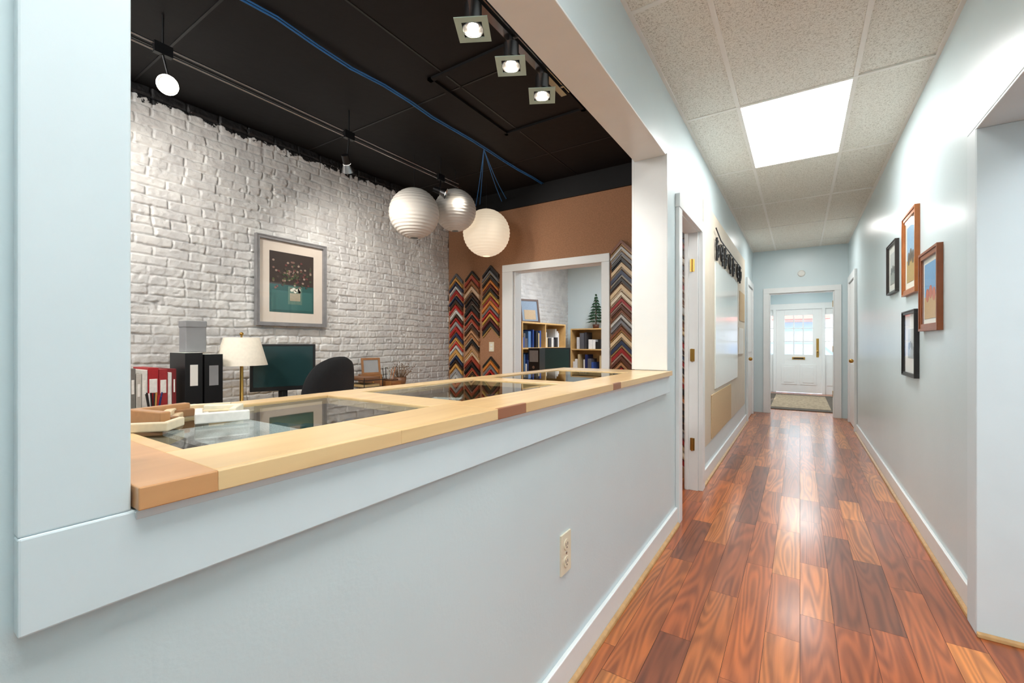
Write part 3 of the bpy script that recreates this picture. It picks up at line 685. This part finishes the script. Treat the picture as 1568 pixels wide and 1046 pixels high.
for i,(c,z) in enumerate([((225,222,215),0),((200,170,120),.06),((120,80,50),.12)]):
    b.box(-3.42,-3.10,2.42,2.62,.752+z,.757+z,M_BLACK); b.box(-3.40,-3.12,2.44,2.60,.757+z,.757+z+.02,M_BOOK,col4(c))
for yy in (2.42,2.615): b.box(-3.42,-3.415,yy,yy+.005,.75,.90,M_BLACK); b.box(-3.105,-3.10,yy,yy+.005,.75,.90,M_BLACK)
b.done('paper_tray')
M_OAKD=pm('dark_oak',C(140,96,56),.45,var=.15,vs=16)
b=B(); b.M=T(-3.40,2.74,.90,math.radians(70),-.2)
b.box(-.09,.09,0,.012,0,.02,M_OAKD);b.box(-.09,.09,0,.012,.14,.16,M_OAKD);b.box(-.09,-.07,0,.012,.02,.14,M_OAKD);b.box(.07,.09,0,.012,.02,.14,M_OAKD);b.box(-.07,.07,.004,.01,.02,.14,M_GREY)
b.M=T(-3.40,2.74,.752,math.radians(70)); b.box(-.09,.09,-.03,.12,0,.147,M_OAKD); b.box(-.07,.07,-.034,-.03,.02,.13,M_BOOK,col4((110,72,42))); b.ball((0,-.04,.075),.008,M_BRASS)
b.M=Matrix.Identity(4); b.done('photo_frame_on_box')
b=B()
b.box(-3.50,-3.28,2.87,3.0,.751,.83,M_OAKD); b.box(-3.48,-3.30,2.89,2.98,.83,.845,M_BOOK,col4((90,60,40)))
b.box(-3.278,-3.275,2.88,2.99,.76,.82,M_BOOK,col4((140,90,50)))
for i in range(5): b.cyl((-3.45+.03*i,2.93,.84),(-3.46+.035*i,2.92+.01*i,.95+.01*(i%3)),.004,M_BOOK,seg=6,col=col4(random.choice(woods)))
b.done('desk_organizer',.002)
b=B(); pc=(-3.42,3.11,.751)
b.lathe(pc,[(0,0),(.045,0),(.06,.05),(.065,.10),(.06,.10),(.05,.08),(.0,.08)],pm('ceramic_pot',C(120,84,60),.4),24)
rr=random.Random(5); M_TWIG=pm('dried_twig',C(120,92,66),.8,var=.3)
for i in range(80):
    a=rr.uniform(0,6.28); t=rr.uniform(.1,.9); L_=rr.uniform(.08,.19)
    p0=Vector(pc)+Vector((.02*math.cos(a),.02*math.sin(a),.07)); p1=p0+Vector((math.cos(a)*math.sin(t)*L_,math.sin(a)*math.sin(t)*L_,math.cos(t)*L_))
    b.cyl(p0,p1,.0018,M_TWIG,r1=.001,seg=4); b.ball(p1,.005,M_TWIG,6)
b.done('potted_dried_plant')
# ------------------------------------------------------------ back room
def bookcase(name,x0,x1,y0,y1,h,front):
    b=B(); t=.022
    if front=='x':
        b.box(x0,x0+.01,y0,y1,0,h,M_MAPLE)
        b.box(x0,x1,y0,y0+t,0,h,M_MAPLE); b.box(x0,x1,y1-t,y1,0,h,M_MAPLE); ym=(y0+y1)/2; b.box(x0,x1,ym-t/2,ym+t/2,0,h,M_MAPLE)
    else:
        b.box(x0,x1,y1-.01,y1,0,h,M_MAPLE); b.box(x0,x0+t,y0,y1,0,h,M_MAPLE); b.box(x1-t,x1,y0,y1,0,h,M_MAPLE)
    n=4
    for k in range(n+1): z=k*(h-t)/n; b.box(x0+.001,x1-.001,y0+.001,y1-.001,z,z+t,M_MAPLE)
    r=random.Random(name+str(x0)); cols=[(30,40,90),(50,80,150),(230,230,228),(24,24,26),(90,130,180),(220,220,216),(210,212,216),(90,90,96),(190,170,130),(60,60,64)]
    for k in range(n):
        z=k*(h-t)/n+t; a=(y0 if front=='x' else x0)+t+.01; e_=(y1 if front=='x' else x1)-t-.03
        while a<e_-.06:
            wd=r.uniform(.02,.08); hh=r.uniform(.12,.30)
            if r.random()<.8 and not(front=='x' and abs(a+wd/2-(y0+y1)/2)<wd/2+.02):
                c=col4(r.choice(cols))
                if front=='x': b.box(x0+.03,x1-.03-.05*r.random(),a,a+wd-.003,z,z+hh,M_BOOK,c)
                else: b.box(a,a+wd-.003,y0+.03+.05*r.random(),y1-.03,z,z+hh,M_BOOK,c)
            a+=wd
    b.done(name,.002)
bookcase('bookcase',-3.55,-3.22,5.15,6.5,1.50,'x')
bookcase('bookcase',-3.40,-2.55,7.05,7.38,1.45,'y')
b=B(); b.M=T(-3.42,5.72,1.506,math.radians(62),-.18)
for a in ((-.17,.17,0,.03),(-.17,.17,.34,.37)): b.box(a[0],a[1],0,.02,a[2],a[3],M_BOOK,col4((70,44,28)))
for a in ((-.17,-.14),(.14,.17)): b.box(a[0],a[1],0,.02,.03,.34,M_BOOK,col4((70,44,28)))
b.box(-.14,.14,.005,.015,.03,.34,M_ART,col4((120,140,160))); b.box(-.1,.1,.003,.006,.05,.2,M_ART,col4((170,150,120)))
b.M=Matrix.Identity(4); b.done('leaning_painting')
b=B(); tx,ty=-2.98,7.2
b.lathe((tx,ty,1.452),[(0,0),(.05,0),(.06,.07),(.0,.07)],M_BOOK,16,col4((90,50,30))); b.cyl((tx,ty,1.5),(tx,ty,2.0),.01,M_BOOK,seg=8,col=col4((80,56,36)))
rr=random.Random(9); M_PINE=pm('pine_needles',C(40,74,48),.8,var=.3,vs=40)
for i in range(380):
    t=rr.random(); t=round(t*9)/9+rr.uniform(-.02,.02); z=1.58+.46*t; R_=.165*(1-t)+.015; a=rr.uniform(0,6.28); q=R_*rr.uniform(.7,1.1)
    p0=Vector((tx,ty,z+.03)); p1=Vector((tx+q*math.cos(a),ty+q*math.sin(a),z-.02)); s=p1.lerp(p0,.5)
    b.cyl(s,p1,.011,M_PINE,r1=.001,seg=4)
b.done('tabletop_pine_tree')
b=B(); b.box(-3.1,-2.3,4.75,6.3,.72,.75,M_MAPLE)
for xa in (-3.08,-2.34): 
    for ya in (4.77,6.26): b.box(xa,xa+.03,ya,ya+.03,0,.72,M_BLACK)
b.done('work_table',.003)
b=B(); b.M=T(-2.85,5.45,.751,math.radians(40))
b.box(-.2,.2,-.02,.04,.06,.38,M_BLACK); b.box(-.18,.18,-.024,-.018,.09,.36,M_SCREEN); b.prism([(-.16,.04,.1),(.16,.04,.1),(.16,.04,.36),(-.16,.04,.36)],(0,.18,0),M_BLACK); b.box(-.1,.1,-.02,.16,0,.02,M_BLACK); b.box(-.04,.04,.03,.09,.02,.1,M_BLACK)
b.M=Matrix.Identity(4); b.done('computer_monitor',.006)
b=B(); b.box(-3.0,-2.83,4.95,5.1,.751,1.13,M_BLACK); b.box(-2.98,-2.85,4.945,4.95,.95,1.1,M_GREY); b.cyl((-2.915,4.946,.88),(-2.915,4.94,.88),.02,M_CHROME); b.done('speaker_box',.004)
# ------------------------------------------------------------ lights
addlight('AREA','shop_fill_light',(-2.2,-.7,2.86),(-2.3,1.6,0),65,col=(1,.97,.94),sx=1.2,sy=.6)  # added ambient fill for the shop, out of view; not a real fixture
addlight('AREA','back_room_fill_light',(-2.2,5.7,2.57),(-2.2,5.7,0),45,col=(.95,.97,1),sx=1.2,sy=1.2)  # area light added to brighten the back room; no lamp known there
addlight('AREA','vestibule_fill_light',(0,10.6,2.47),(0,10.6,0),30,col=(1,.99,.97),sx=.6,sy=1.6)  # added fill that lifts the vestibule and front door; no fixture modelled
addlight('AREA','side_room_fill_light',(1.8,1.2,2.75),(1.7,1.3,0),35,col=(.93,.97,1),sx=1,sy=1)  # unseen light added to illuminate the adjoining room
addlight('AREA','hall_far_fill_light',(-.03,7.5,HH-.01),(-.03,7.5,0),12,col=(1,.98,.95),sx=.5,sy=.5)  # added area light at the far hall ceiling, no fixture there
sun=addlight('SUN','sun',(5,5,20),(8,22,0),3)
w=bpy.data.worlds.new('world'); S.world=w; w.use_nodes=True
bg=w.node_tree.nodes['Background']; bg.inputs[0].default_value=(.82,.9,1,1); bg.inputs[1].default_value=3.5
# ------------------------------------------------------------ camera
cam=bpy.data.cameras.new('camera'); cam.sensor_width=36; cam.lens=670/1568*36; cam.clip_start=.02
co=bpy.data.objects.new('camera',cam); S.collection.objects.link(co); co.location=(0,0,1.2)
co.rotation_euler=(math.pi/2,0,math.atan(441/670)); cam.shift_y=.0013; S.camera=co
S.view_settings.view_transform='Standard'; S.view_settings.exposure=.35
